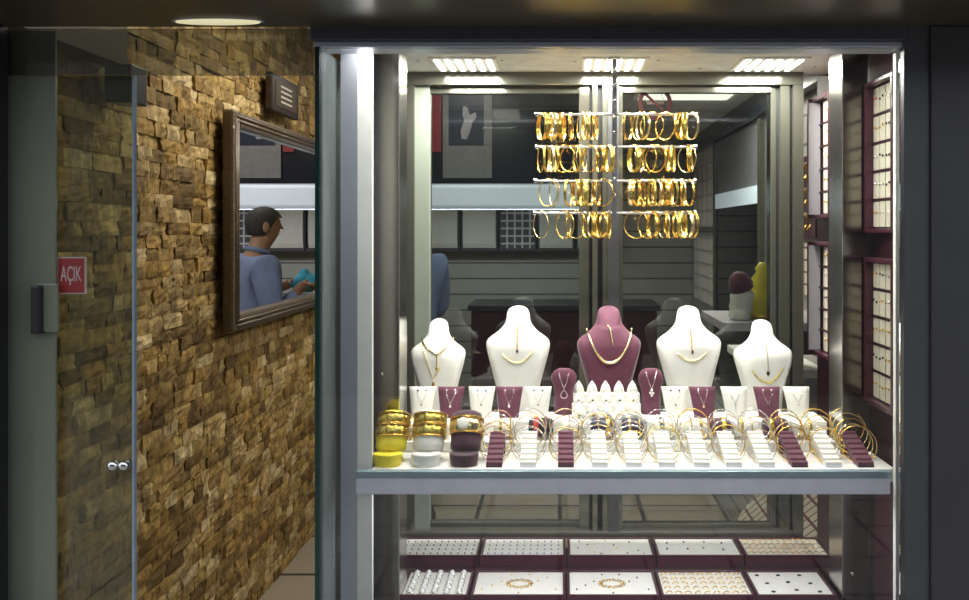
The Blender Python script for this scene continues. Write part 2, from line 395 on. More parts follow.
# ================================================================ LED PANELS IN THE CASE
for i, xc in enumerate((466, 614, 769)):
    X = px(xc, 1.92); t = empty('ceiling_downlight', (X, 1.92, CZ))
    tag(t, ['left six bar LED light panel in the showcase ceiling', 'middle six bar LED light panel above the bangle rack', 'right six bar LED light panel near the steel post'][i], 'light', 'LED panels')
    MB().box(-.078, .078, -.075, .075, -.004, 0).build('housing', 'pad_cream', t)
    for k in range(6):
        MB().box(-.068+k*.0245, -.068+k*.0245+.0105, -.06, .06, -.0065, -.004).build('led_bar', 'led_white', t)
    area('led_light', (0, 0, -.010), .14, 6.0, (1, .97, .90), (0, 0, 0), t, .12)
for i, (xx, yy) in enumerate(((418, 60), (502, 60), (575, 61), (658, 60), (700, 68), (815, 66))):
    d = .4*F/(230-yy)
    tag(MB().lathe([(.004, -.002), (.004, 0)], 10, loc_m := Matrix.Translation((px(xx, d), d, CZ))).build('ceiling_screw', 'chrome'), ['screw head at the left end of the case ceiling', 'screw head just right of the left LED panel', 'screw head left of the middle LED panel', 'screw head right of the middle LED panel', 'screw head left of the right LED panel', 'screw head right of the right LED panel'][i], 'screw', 'ceiling screws')

t = empty('led_strip', (.09, 1.560, CZ-.004)); tag(t, 'long LED strip along the front of the showcase ceiling', 'light')
MB().box(-.53, .53, -.008, .008, -.008, .004).build('channel', 'frame_silver', t)
MB().box(-.52, .52, -.005, .005, -.0095, -.008).build('diffuser', 'white_paint', t)
area('strip_lamp', (0, 0, -.012), 1.0, 3.4, (1, .97, .92), (.35, 0, 0), t, .012, math.radians(110))
# warm oval on the soffit, its glow put into the material
t = empty('soffit_oval', (px(218, 1.455), 1.455, E+.380)); tag(t, 'glowing warm oval in the brown soffit above the entrance', 'light')
MB().lathe([(.084, -.001), (.084, 0)], 32, None, 1, .27).build('trim_ring', 'frame_silver', t, True)
MB().lathe([(.076, -.003), (.078, -.001)], 32, None, 1, .25).build('diffuser', 'glow_warm', t, True)

# ================================================================ SHELF
ZS = E-.474
t = empty('display_shelf', (0, 1.58, ZS)); tag(t, 'long white display shelf with lavender metal front carrying the jewellery', 'shelf')
SLx, SRx = px(357, 1.58), px(889, 1.58)
MB().box(px(373, 1.60)+.001, .664, .005, .132, -.025, 0).box(-.343, .602, .132, .40, -.025, 0).build('shelf_board', 'shelf_white', t)
MB().box(SLx, SRx, -.010, .004, -.013, .0).build('edge_strip', 'glass_edge', t, bevel=.001)
MB().box(SLx, SRx, -.008, .004, -.046, -.0135).build('front_rail', 'rail_lavender', t, bevel=.002)

MB().box(-.33, .60, .010, .024, -.0345, -.025).build('led_channel', 'frame_silver', t)
area('under_shelf_lamp', (.13, .017, -.037), .9, 2.6, (.98, .96, 1.0), (.35, 0, 0), t, .012)
# risers
ZR1, ZR2 = ZS+.022, ZS+.052
tag(MB().box(px(405, 1.735), px(832, 1.735), 1.708, 1.764, ZS, ZR1).build('low_riser', 'shelf_white', bevel=.002), 'low white riser behind the bracelet ramps on the shelf', 'riser')
tag(MB().box(px(412, 1.80), px(822, 1.80), 1.765, 1.858, ZS, ZR2).build('high_riser', 'shelf_white', bevel=.002), 'taller white riser carrying the pendant stands', 'riser')

# ================================================================ NECKLACE BUSTS
BP = [(0, .58, .60), (.2, .62, .68), (.36, .68, .80), (.49, .80, .90), (.62, .93, .98), (.70, .995, 1.0), (.735, 1.0, .97), (.762, .96, .92), (.79, .84, .86), (.82, .68, .80), (.85, .55, .73), (.89, .43, .65), (.93, .375, .60), (.97, .36, .56), (.995, .33, .50)]
def interp(u):
    for (a, w0, b0), (c, w1, b1) in zip(BP, BP[1:]):
        if u <= c:
            q = (u-a)/(c-a); return w0+(w1-w0)*q, b0+(b1-b0)*q
    return BP[-1][1:]
def bust(xp, ytop, wpx, mat, label, d=1.915):
    H = pz(ytop, d)-ZS-.014; W = wpx/F*d/2; B = .040
    t = empty('necklace_bust', (px(xp, d), d, ZS)); tag(t, label, 'display bust', 'necklace busts')
    rings = []
    def ycen(u): return .018*u*u-.006
    def yfront(x, u):
        w_, b_ = interp(u); X_ = W*w_; q = min(1.0, abs(x)/X_)
        ell = -B*b_*math.sqrt(max(0.0, 1-q*q))
        wf = .52+.43*min(1, u/.70)
        fl = -B*b_*(1-.16*(q/wf)**2) if q < wf else -B*b_*.84*(1-(q-wf)/(1-wf))
        m_ = min(1.0, max(0.0, (.84-u)/.36)); m_ = m_*m_*(3-2*m_)
        return fl*m_+ell*(1-m_)
    us = [i/40*.995 for i in range(41)]
    for u in us:
        w_, b_ = interp(u); n = 36
        tilt = max(0, (u-.87)/.13)
        ring = []
        for i in range(n):
            if i < 14:
                a = PI*i/14; x = W*w_*math.cos(a); y = B*b_*math.sin(a)*.55
            else:
                x = W*w_*(-1+2*(i-14)/22); y = yfront(x, u)
            ring.append((x, y+ycen(u), u*H+tilt*(y*1.35)))
        rings.append(ring)
    MB().loft(rings).build('body', mat, t, True)
    MB().lathe([(1, 0), (1, .004), (.96, .005)], 28, None, W*.62, B*.62).build('foot', mat, t)
    def surf(x, u, off=.002):      # point on the front of the bust
        y = yfront(x, u)
        tilt = max(0, (u-.87)/.13)
        return Vector((x, y+ycen(u)-off, u*H+tilt*(y*1.35)))
    return t, H, W, surf
def necklace(bt, path, label, mat='gold', r=.0016, bead=0, pend=None, pend_mat='gold', wide=None):
    t = empty('necklace', bt.location); tag(t, label, 'necklace', 'necklaces on the busts')
    m = MB()
    rr = [r]*len(path)
    if wide: rr = [r+wide*math.sin(PI*i/(len(path)-1))**3 for i in range(len(path))]
    m.tube(path, rr, 6)
    if bead:
        for i, q in enumerate(path):
            if i % 2 == 0: m.sphere(q, bead*(.6+.4*rr[i]/max(rr)), 6, 4)
    m.build('chain', mat, t, True)
    if pend:
        b = MB(); b.sphere(pend[0], pend[1], 8, 6, (1, .5, pend[2])); b.build('pendant', pend_mat, t, True)
    return t
def arc(surf, H, x0, u0, xm, um, x1, u1, n=26, p=2.0, off=.002):
    out = []
    for i in range(n+1):
        q = -1+2*i/n
        x = xm+(x1-xm)*q if q > 0 else xm+(xm-x0)*q
        e = abs(q)**p
        u = um+((u1 if q > 0 else u0)-um)*e
        out.append(surf(x, u, off))
    return out
def drop(surf, x, u0, u1, n=10, dx=0.0):
    return [surf(x+dx*i/n, u0+(u1-u0)*i/n, .0025) for i in range(n+1)]

bt, H, W, S = bust(438, 319, 55, 'white_leather', 'small white necklace bust wearing a gold choker, leftmost on the shelf')
necklace(bt, arc(S, H, -.040, .86, .004, .735, .038, .87, p=1.3), 'gold choker meeting in a point on the leftmost white bust', 'gold_pale', .0020)
necklace(bt, [S(-.036+.03*q, .84-.34*q, .002) for q in [i/12 for i in range(13)]]+[S(-.006+.018*q, .50+.12*q, .002) for q in [i/5 for i in range(1, 6)]], 'long slack gold chain hanging down the leftmost white bust', 'gold_pale', .0010, pend=(S(-.005, .45), .0035, 2))
necklace(bt, drop(S, .003, .73, .62), 'short gold drop below the choker on the leftmost white bust', 'gold', .0011, pend=(S(.003, .60), .003, 1.8))
bt, H, W, S = bust(518, 306, 64, 'white_leather', 'tall white necklace bust between the leftmost bust and the purple bust')
necklace(bt, arc(S, H, -.036, .66, 0, .585, .036, .67), 'thin gold arc collar on the white bust left of the purple bust', 'gold_pale', .0014, wide=.0010)
necklace(bt, drop(S, 0, .965, .70), 'hanging gold link drop on the white bust left of the purple bust', 'gold', .0012, .0022, (S(0, .685), .003, 1.6), 'dark_gem')
bt, H, W, S = bust(609, 306, 64, 'purple_velvet', 'purple velvet necklace bust in the middle of the shelf')
necklace(bt, arc(S, H, -.053, .845, 0, .585, .055, .85, 34, 2.2, .003), 'broad gold collar necklace on the purple velvet bust', 'gold_pale', .0022, .0036, wide=.0018)
necklace(bt, [S(-.004+.012*i/10, .985-.26*i/10, .003) for i in range(11)], 'straight gold bar drop from the neck of the purple bust', 'gold_pale', .0019)
bt, H, W, S = bust(689, 306, 65, 'white_leather', 'tall white necklace bust just right of the purple bust')
necklace(bt, arc(S, H, -.034, .665, 0, .60, .036, .67), 'thin gold arc collar on the white bust right of the purple bust', 'gold_pale', .0014, wide=.0010)
necklace(bt, drop(S, 0, .90, .69), 'dark gold link drop on the white bust right of the purple bust', 'gold', .0012, .0018, (S(.002, .675), .003, 1.6), 'brown_gem')
bt, H, W, S = bust(763, 320, 59, 'white_leather', 'smaller white necklace bust, rightmost on the shelf')
necklace(bt, arc(S, H, -.034, .58, .002, .475, .036, .60), 'beaded gold collar on the rightmost white bust', 'gold_textured', .0013, .0024, wide=.0006)
necklace(bt, drop(S, 0, .86, .58, dx=.002), 'long gold drop with dark stone on the rightmost white bust', 'gold_pale', .0009, 0, (S(.002, .565), .0038, 1.6), 'dark_gem')

# small purple busts with a pendant
for i, xp in enumerate((564, 651)):
    d = 1.838; X = px(xp, d); H = pz(368, d)-ZR2; W = 12.5/F*d
    t = empty('pendant_bust', (X, d, ZR2)); tag(t, ['small purple pendant bust left of the white ring cones', 'small purple pendant bust right of the white ring cones'][i], 'display bust', 'small purple busts')
    prof = [(0, .78, .8), (.1, .76, .75), (.45, .74, .62), (.58, .82, .62), (.72, 1.0, .68), (.84, .98, .62), (.93, .78, .48), (.985, .42, .26)]
    MB().loft([[(W*a*math.cos(2*PI*k/20), .016*b*math.sin(2*PI*k/20)+.006*u, u*H) for k in range(20)] for u, a, b in prof]).build('body', 'purple_velvet', t, True)
    n = empty('pendant_necklace', (X, d, ZR2)); tag(n, ['silver teardrop pendant on the small purple bust left of the cones', 'pearl cluster pendant on the small purple bust right of the cones'][i], 'necklace', 'pendants')
    f0 = -.0125
    MB().tube([(-.012, f0+.006, H*.92), (-.006, f0, H*.72), (0, f0-.001, H*.56)], .0006, 5).tube([(.012, f0+.006, H*.92), (.006, f0, H*.72), (0, f0-.001, H*.56)], .0006, 5).build('chain', 'silver', n, True)
    g = MB()
    if i == 0: g.tube([(.007*math.sin(2*PI*k/12)*(1-.35*math.cos(2*PI*k/12)), f0-.001, H*.45-.009*-math.cos(2*PI*k/12)) for k in range(12)], .0012, 5, True)
    else:
        for q in ((0, .0), (-.003, -.006), (.003, -.007), (0, -.012)): g.sphere((q[0], f0-.002, H*.54+q[1]), .0032, 7, 5)
    g.build('pendant', 'silver' if i == 0 else 'pearl', n, True)

# pendant stands in a row
stands = [(421, 'w'), (450, 'p'), (481, 'w'), (509, 'p'), (538, 'w'), (676, 'w'), (704, 'p'), (736, 'w'), (769, 'p'), (799, 'w')]
where = ['leftmost of the row', 'left of the two purple ones on the left', 'between the two left purple ones', 'right of the two purple ones on the left', 'nearest left of the ring cones', 'nearest right of the ring cones', 'left of the two purple ones on the right', 'between the two right purple ones', 'right of the two purple ones on the right', 'rightmost of the row']
for i, (xp, c) in enumerate(stands):
    d = 1.795; X = px(xp, d); H = .066
    t = empty('pendant_stand', (X, d, ZR2)); tag(t, f"{'white' if c=='w' else 'purple'} tapered pendant stand, {where[i]}", 'jewellery stand', 'pendant stands')
    def panel(off, th=.003, W0=.0215, W1=.0305):
        m = MB(); n = 9; R_ = []
        for k in range(n):
            u = k/(n-1); hw = W0+(W1-W0)*u**1.2; yy = .016*u*u+.004*u
            zz = u*H
            R_.append([(-hw, yy+.003, zz), (-hw*.5, yy+.0006, zz), (0, yy, zz), (hw*.5, yy+.0006, zz), (hw, yy+.003, zz), (hw, yy+.003+th, zz), (0, yy+th, zz), (-hw, yy+.003+th, zz)])
        return m.loft(R_)
    panel(0).build('panel', 'white_leather' if c == 'w' else 'purple_velvet', t, True)
    MB().add([(-.008, .012, H*.5), (.008, .012, H*.5), (.012, .030, 0), (-.012, .030, 0), (-.008, .014, H*.5), (.008, .014, H*.5), (.012, .033, 0), (-.012, .033, 0)], [(0, 1, 2, 3), (7, 6, 5, 4), (0, 4, 5, 1), (1, 5, 6, 2), (2, 6, 7, 3), (3, 7, 4, 0)]).build('prop', 'white_leather' if c == 'w' else 'plum_velvet', t)
    gem = ['dark_gem', 'silver', 'blue_gem', 'silver', 'dark_gem', 'dark_gem', 'silver', None, 'pearl', None][i]
    if gem:
        for s in (-1, 1):
            u = .90; yy = .016*u*u+.004*u
            e = MB().sphere((0, 0, 0), .0024, 8, 5, (1, .7, 1)).build('stud_earring', gem, None, True, loc=(X+s*.0095, d+yy-.0012, ZR2+u*H))
            tag(e, f"{'left' if s<0 else 'right'} stud earring on the {'white' if c=='w' else 'purple'} stand {where[i].replace(' of the row', '')}", 'earring', 'stud earrings on stands')
    n = empty('pendant_necklace', (X, d, ZR2)); tag(n, f"fine pendant on the {'white' if c=='w' else 'purple'} stand {where[i].replace(' of the row', '')}", 'necklace', 'pendants')
    def on(x, u): return (x, .016*u*u+.004*u-.0014+.0006*abs(x)/.012, u*H)
    low = .36 if c == 'p' else .40
    m = MB()
    for s in (-1, 1): m.tube([on(s*.012, .88), on(s*.007, .68), on(0, low+.1)], .0009 if i == 7 else .0005, 5)
    m.build('chain', 'silver', n, True)
    g = MB(); g.sphere(on(0, low+.04), .0034 if c == 'p' else .0018, 8, 5, (1, .6, 1.2))
    if i == 7: g.tube([on(0, low+.08), on(0, .05)], .0010, 5)
    g.build('pendant', ['dark_gem', 'silver', 'dark_gem', 'silver', 'brown_gem', 'dark_gem', 'rose_gold', 'silver', 'plum_velvet', 'silver'][i], n, True)

# ring cone display
X0 = px(607, 1.79); t = empty('ring_cone_display', (X0, 1.73, ZR1)); tag(t, 'white stepped ring display with rows of pointed cones at the shelf centre', 'ring display')
rows = [(.000, .018), (.024, .034), (.048, .054), (.072, .073)]
b = MB()
for (y0, zz) in rows: b.box(-.078, .078, y0+.036, y0+.060, .0305, zz+.002)
b.box(-.078, .078, .036, .132, .0303, .0307); b.build('base', 'white_leather', t, bevel=.001)
for r_, (y0, zz) in enumerate(rows):
    for k in range(5):
        x = -.062+k*.031
        MB().lathe([(.0128, 0), (.0118, .010), (.0085, .019), (.0030, .027), (.0008, .0295)], 14, Matrix.Translation((x, y0+.048, max(zz, .0307)+.001)), 1, .8).build('cone', 'white_leather', t, True)
        zc = max(zz, .0307)+.013
        g = empty('ring', (X0+x, 1.73+y0+.048, ZR1+zc)); tag(g, f"ring on the {ORD[k]} cone from the left, {['front', 'second', 'third', 'back'][r_]} row of the ring display", 'ring', 'rings on cones')
        MB().torus(.0100, .0009, 20, 5, rotm(.25)).build('band', ['gold_pale', 'silver', 'silver'][(r_+k) % 3], g, True)
        MB().sphere((0, -.0095, -.002), .0025, 7, 4).build('stone', ['dark_gem', 'silver', 'brown_gem', 'pearl'][(r_*3+k*2) % 4], g, True)

# ================================================================ BRACELET RAMPS, front row
def bangle_mesh(kind, R):
    m = MB()
    if kind == 'thin': m.torus(R, .0008, 36, 6)
    elif kind == 'round': m.torus(R, .0013, 36, 8)
    elif kind == 'rope': m.torus(R, .0014, 72, 6, tw=.35)
    elif kind == 'band': m.band(R, .006, .0010, 40)
    elif kind == 'wide': m.band(R, .011, .0012, 44, .0006, 22)
    elif kind == 'double': m.torus(R, .0009, 36, 6, Matrix.Translation((0, 0, .0016))).torus(R, .0009, 36, 6, Matrix.Translation((0, 0, -.0016)))
    elif kind == 'stone':
        m.torus(R, .0011, 36, 6)
        for k in range(18): m.sphere((R*math.cos(k*PI/9), R*math.sin(k*PI/9), 0), .0022, 6, 4)
    return m
BC = {}
def bangle(kind, R, mat):
    k = (kind, round(R, 4), mat)
    if k not in BC: BC[k] = bangle_mesh(kind, R).mesh('bangle', mat, True)
    return BC[k]
ramps = [(494, 'p'), (528, 'w'), (566, 'p'), (600, 'w'), (634, 'w'), (667, 'w'), (702, 'w'), (734, 'w'), (767, 'w'), (800, 'p'), (834, 'w'), (866, 'p')]
rname = ['leftmost purple ramp', 'white ramp between the left purple ramps', 'second purple ramp', 'white ramp below the left cones', 'white ramp below the right cones', 'ramp with the dark banded bangle', 'white ramp below the right purple stand', 'white ramp below the chain stand', 'white ramp beside the right purple ramps', 'third purple ramp', 'rightmost white ramp', 'rightmost purple ramp']
D1 = 1.598
kinds = ['thin', 'double', 'thin', 'round', 'rope', 'thin', 'stone']
for i, (xp, c) in enumerate(ramps):
    X = px(xp, D1); t = empty('bracelet_ramp', (X, D1, ZS))
    tag(t, f"sloping notched bracelet stand, {rname[i]}", 'bracelet stand', 'bracelet ramps')
    L, z0, z1 = .102, .010, .047
    mt = 'white_leather' if c == 'w' else 'purple_velvet'
    hw = .0158; m = MB(); prof = [(0, .0015), (0, z0)]
    nn = 6
    for k in range(nn):
        u0 = (k+.35)/nn; u1 = (k+.62)/nn
        for u, dz in ((u0, 0), (u0+.01, -.004), (u1, -.004), (u1+.02, 0)):
            prof.append((u*L, z0+(z1-z0)*u+dz))
    prof += [(L, z1), (L, z1-.011), (.022, .0015)]
    m.loft([[(-hw, y, z_) for y, z_ in prof], [(hw, y, z_) for y, z_ in prof]]); m.build('ramp', mt, t)
    MB().box(-hw, hw, L-.008, L, 0, z1-.010).build('rear_leg', mt, t)
    MB().box(-hw*1.01, hw*1.01, -.0012, .010, 0, .0045).build('front_foot', 'plum_velvet' if c == 'p' else 'rail_lavender', t)
    nb = [5, 5, 5, 5, 5, 4, 5, 5, 4, 4, 5, 5][i]
    for k in range(nb):
        u = [.30, .46, .62, .78, .95][k] if nb == 5 else [.36, .56, .76, .95][k]
        R = .0318+.0012*((i*3+k*2) % 4)
        if i == 11: R = .0370
        kd = kinds[(i*2+k*3) % 7]; mt_ = ['gold_pale', 'silver', 'gold_pale', 'rose_gold', 'gold'][(i+k*2) % 5]
        if c == 'w' and (i+k) % 2: mt_ = 'silver'
        if i in (9, 10, 11): mt_ = 'gold_pale' if k % 2 else 'gold'
        if i == 11: kd = 'band' if k > 1 else 'round'
        if i == 5 and k == 0: kd, mt_ = 'band', 'gold_textured'
        lean = .42
        zc = max(R*math.cos(lean)+.0016, z0+(z1-z0)*u+.004+.010*u)
        o = link('bangle', bangle(kd, R, mt_), None, (X, D1+u*L+.010, ZS+zc), (PI/2-lean, 0, random.uniform(-.10, .10)))
        tag(o, f"{ {'gold_pale':'pale gold','silver':'silver','rose_gold':'rose gold','gold':'gold','gold_textured':'dark gold'}[mt_]} bangle, {ORD[k]} from the front on the {rname[i]}", 'bangle', 'bangles on the ramps')

# upright bracelet rolls with cuffs
rolls = [(388, 'yellow_leather', 'yellow', 17), (426, 'white_leather', 'white', 17), (464, 'plum_velvet', 'plum', 17)]
for i, (xp, mt, nm, hwp) in enumerate(rolls):
    d = 1.615; X = px(xp, d); t = empty('bracelet_roll', (X, d, ZS)); t.scale = (1.14,)*3; tag(t, f"{nm} upright bracelet roll carrying gold cuffs at the shelf's left end", 'bracelet stand', 'bracelet rolls')
    MB().lathe([(.0235, 0), (.0245, .006), (.026, .019), (.0255, .021), (.022, .0215)], 28, None, 1, .72).build('foot', mt, t, True)
    Mt = rotm(-.50, 0, 0, (0, .020, .016))
    MB().lathe([(.020, 0), (.027, .006), (.0278, .012), (.0278, .062), (.026, .070), (.018, .074)], 28, Mt, 1, .82).build('roll', mt, t, True)
    for k in range([2, 2, 1][i]):
        off = [.036, .058][k] if i != 2 else .046
        wd = [.020, .019][k] if i != 2 else .028
        m = MB().band(.0298, wd, .0014, 56, .0007, [14, 40][k])
        v2 = m.v; m.v = [(a, b_*.85, c_) for a, b_, c_ in v2]
        g = empty('cuff', (X, d+.020*1.14, ZS+.016*1.14), 0, -.50); g.scale = (1.14,)*3; tag(g, f"{['wide gold', 'patterned gold', 'broad gold'][ (i+k) % 3]} cuff on the {nm} roll{['', ', upper one'][k]}", 'cuff bracelet', 'cuffs on the rolls')
        o = m.build('band', ['gold', 'gold_textured', 'gold_pale'][(i+k) % 3] if i == 2 else ['gold_textured', 'gold_textured'][k], g, True); o.location = (0, 0, off)
        mm = MB(); mm.torus(.0306, .0013, 48, 5, Matrix.Translation((0, 0, wd/2))).torus(.0306, .0013, 48, 5, Matrix.Translation((0, 0, -wd/2)))
        mm.v = [(a, b_*.85, c_) for a, b_, c_ in mm.v]
        o = mm.build('rim', 'gold', g, True); o.location = (0, 0, off)
    if i == 2:
        MB().sphere((-.004, -.0262, .046), .011, 14, 8, (1, .28, 1)).build('medallion', 'pearl', bpy.data.objects[g.name], True)

# bracelet pillows on the low riser
pil = [(407, 'white_leather', 'gold_textured', 'leftmost, behind the yellow roll'), (438, 'white_leather', 'gold', 'behind the white roll'), (472, 'white_leather', 'gold_pale', 'behind the plum roll'), (506, 'cream_velvet', 'gold_pale', 'behind the leftmost purple ramp'), (541, 'black_leather', 'red_leather', 'black, with a red strap'), (574, 'white_leather', 'silver', 'behind the second purple ramp'),
       (603, 'navy_leather', 'rose_gold', 'navy blue, left one'), (634, 'navy_leather', 'gold_pale', 'navy blue, right one'), (666, 'white_leather', 'silver', 'behind the dark edged bangle'), (695, 'cream_velvet', 'gold', 'with yellow gold, below the purple stand'), (718, 'plum_velvet', 'rose_gold', 'plum, with rose gold'), (745, 'white_leather', 'gold_textured', 'below the chain stand'), (775, 'plum_velvet', 'gold', 'plum, with yellow gold near the right end'), (803, 'white_leather', 'gold', 'white, at the right end')]
for i, (xp, mt, bm_, desc) in enumerate(pil):
    d = 1.738; X = px(xp, d); hh = .0215; t = empty('bracelet_pillow', (X, d, ZR1)); tag(t, f"small rounded bracelet cushion on the low riser, {desc}", 'cushion', 'bracelet cushions')
    MB().lathe([(.008, -.027), (.016, -.026), (.0195, -.021), (.0205, 0), (.0195, .021), (.016, .026), (.008, .027)], 20, rotm(0, PI/2, 0, (0, 0, .0232)), 1, 1).build('cushion', mt, t, True)
    for k in range(2):
        off = [-.0105, .0105][k]
        kd = ['wide', 'rope', 'stone', 'band'][(i+k*2) % 4]; m2 = bm_ if k == 0 or i in (4,) else ['gold_pale', 'gold', 'gold_textured'][(i+k) % 3]
        o = link('bracelet', bangle(kd, hh, m2), None, (X+off, d, ZR1+.0232), (0, PI/2, 0))
        tag(o, f"{'left' if k==0 else 'right'} bracelet around the cushion {desc}", 'bracelet', 'bracelets on cushions')

# ================================================================ HANGING BANGLE RACK
DR = 1.85
XP = px(614.5, DR); t = empty('bangle_rack', (XP, DR, CZ)); tag(t, 'clear hanging rack with four crossbars of gold bangles below the ceiling', 'bangle rack')
rz_ = [pz(y, DR) for y in (114.5, 147, 181, 213)]
MB().lathe([(.016, -.006), (.016, 0)], 18).build('ceiling_plate', 'chrome', t, True)
MB().box(-.0055, .0055, -.004, .004, rz_[-1]-CZ-.012, -.006).build('pole', 'pole_grey', t, bevel=.001)
m = MB()
for k in range(9): m.sphere((0, -.0045, -.03-k*.036), .0042, 8, 5, (1, .5, 1))
m.build('pole_studs', 'chrome', t, True)
spans = [(537, 695), (537, 695), (535.5, 694.5), (534.5, 694.5)]
for r_, (xa, xb) in enumerate(spans):
    for s, xe in ((-1, xa), (1, xb)):
        xe_ = px(xe, DR)-XP; zz = rz_[r_]-CZ
        a = MB().lathe([(.0028, 0), (.0028, abs(xe_)-.005)], 10, rotm(0, s*PI/2, 0, (s*.005, 0, zz))).build('arm', 'acrylic', t, True)
        MB().sphere((xe_, 0, zz), .0062, 12, 8).build('end_ball', 'chrome', a, True)
zz_to = 4.139
rowsB = [([69, 80, 110, 118, 152, 190, 233, 252, 272, 291], [425, 470, 487, 525, 580, 640, 662, 690]),
         ([65, 90, 112, 130, 160, 190, 215, 235, 270, 310, 330, 348], [452, 475, 515, 540, 590, 612, 670, 683]),
         ([95, 120, 180, 212, 225, 240, 265, 300, 322], [440, 460, 485, 505, 525, 545, 560, 580, 600, 612, 635, 655, 680]),
         ([65, 165, 180, 210, 260, 275, 290, 318, 330, 348], [460, 510, 530, 545, 575, 590, 605, 625, 650, 672, 688])]
bname = ['top', 'second', 'third', 'lowest']
yaws = {(0, 1, 3): .9, (0, 1, 4): .65, (1, 0, 4): .95, (1, 0, 5): .9, (1, 0, 8): .6, (1, 1, 3): .7, (2, 0, 0): .75, (2, 0, 8): .8, (3, 0, 0): .6, (3, 0, 1): .7, (3, 0, 3): .8, (3, 1, 0): 1.0, (3, 1, 1): .75, (1, 1, 6): .55}
for r_, sides in enumerate(rowsB):
    for s, xs in enumerate(sides):
        xs = sorted(xs)
        for k, xz in enumerate(xs):
            X = px(525+xz/zz_to, DR); R = .0315
            kd = ['band', 'wide', 'band', 'double', 'band', 'rope', 'wide'][(r_*5+s*3+k*2) % 7]
            yaw = yaws.get((r_, s, k), random.uniform(.12, .42)*random.choice((-1, 1)))
            if abs(yaw) > .5: kd = ['round', 'rope', 'band'][k % 3]
            mt = ['gold', 'gold', 'gold_textured', 'gold_pale', 'gold'][(r_+s+k) % 5]
            # hangs with its inner top on the bar
            o = link('bangle', bangle(kd, R, mt), None, (X, DR, rz_[r_]-R+.0045), (0, PI/2, yaw))
            tag(o, f"{ORD[k]} gold bangle from the left on the {bname[r_]} bar's {'left' if s==0 else 'right'} arm", 'bangle', 'bangles on the hanging rack')

# ================================================================ EARRING BOARDS ON THE RIGHT
cardm = MB().box(-.0015, .0015, -.0225, .0225, 0, .056).mesh('card', 'card_cream', False)
stm = {k: MB().sphere((0, 0, 0), .0019, 7, 5, (1, 1, 1.5)).mesh('earring', k, True) for k in ('gold', 'dark_gem', 'red_leather', 'silver')}
def board(ya, yb, d0, d1, X, label, nm, rows_, cols_, side):
    dm = 1.73
    z0, z1 = ya, yb
    t = empty('earring_board', (X, d0, z0)); tag(t, label, 'display board', 'earring boards')
    L, Hh, fw = d1-d0, z1-z0, .009
    MB().box(-.005, 0, 0, L, 0, Hh).build('backing', 'burgundy_dark', t)
    for a in ((-.028, -.004, 0, fw, 0, Hh), (-.028, -.004, L-fw, L, 0, Hh), (-.028, -.004, fw, L-fw, 0, fw), (-.028, -.004, fw, L-fw, Hh-fw, Hh)):
        MB().box(*a).build('frame_rail', 'burgundy', t, bevel=.0015)
    if side: MB().box(-.040, -.0285, L-.012, L-.004, .0, Hh).build('end_edge', 'burgundy', t)
    if side: MB().box(-.0385, -.0085, L-.0135, L-.012, .010, Hh-.010).build('end_panel', 'lavender_panel', t)
    ph = (Hh-2*fw)/rows_; pw = (L-2*fw)/cols_
    for r_ in range(1, rows_): MB().box(-.012, -.005, fw, L-fw, fw+r_*ph-.002, fw+r_*ph+.002).build('divider', 'burgundy_dark', t)
    for r_ in range(rows_):
        for c_ in range(cols_):
            yy = d0+fw+(c_+.5)*pw; zz = z0+fw+r_*ph+.0035
            c = empty('earring_card', (X-.009, yy, zz))
            tag(c, f"cream earring card in {nm}, {ORD[rows_-1-r_]} row down, {['farthest', 'second', 'third', 'nearest'][cols_-1-c_] if cols_ > 1 else 'only'} column", 'card', 'earring cards')
            o = link('card', cardm, c); o.scale = (1, min(1.0, (pw-.004)/.045), min(1.0, (ph-.007)/.056))
            g = 'red_leather' if (r_ == rows_-1 and c_ == cols_-1 and 'upper' in nm and side == 0) else random.choice(('gold', 'gold', 'dark_gem', 'silver'))
            for s in (-1, 1): link('earring', stm[g], c, (-.0035, s*.007, .026+random.uniform(0, .006)))
X = .677
board(E-.006, E+.311, 1.565, 1.712, X, 'burgundy framed board of earring cards, upper one at the right edge', 'the upper right board', 5, 4, 0)
board(E-.365, E-.058, 1.565, 1.712, X, 'burgundy framed board of earring cards, lower one at the right edge', 'the lower right board', 5, 4, 0)
X = .684
board(E+.03, E+.34, 1.955, 2.09, X, 'narrow upper earring board behind the right steel post', 'the upper board behind the post', 5, 1, 1)
board(E-.32, E-.03, 1.955, 2.09, X, 'narrow lower earring board behind the right steel post', 'the lower board behind the post', 5, 1, 1)

# ================================================================ TRAYS UNDER THE SHELF
TZ1, TZ0 = pz(545, 1.96), pz(582, 1.79)
struct(MB().box(-.342, .605, 1.868, 2.02, .70, TZ1-.030).build('wall_tray_step', 'burgundy_dark'))
struct(MB().box(-.342, .605, 1.66, 1.866, .70, TZ0-.030).build('wall_tray_bench', 'burgundy_dark'))
trays = [('back', 1.897, 2.012, TZ1, [(399, 481), (482, 566), (567.5, 653), (654.5, 739), (740.5, 824)], 1.955),
         ('front', 1.725, 1.855, TZ0, [(404, 472), (473.5, 566), (567, 657), (658, 749), (750, 828)], 1.79)]
where_t = ['left corner', 'left of centre', 'middle', 'right of centre', 'right corner']
gm = {k: MB().sphere((0, 0, .0012), .0021, 7, 4).mesh('stud', k, True) for k in ('dark_gem', 'blue_gem', 'silver', 'gold', 'brown_gem', 'pearl')}
sr = MB().torus(.0068, .0011, 18, 5, rotm(PI/2)).mesh('ring', 'gold', True)
srs = MB().torus(.0068, .0011, 18, 5, rotm(PI/2)).mesh('ring', 'silver', True)
lk = MB()
for k in range(14):
    a = 2*PI*k/14; lk.torus(.0042, .0009, 10, 4, rotm(.4*(k % 2), 0, a, (.026*math.cos(a), .018*math.sin(a), .002)))
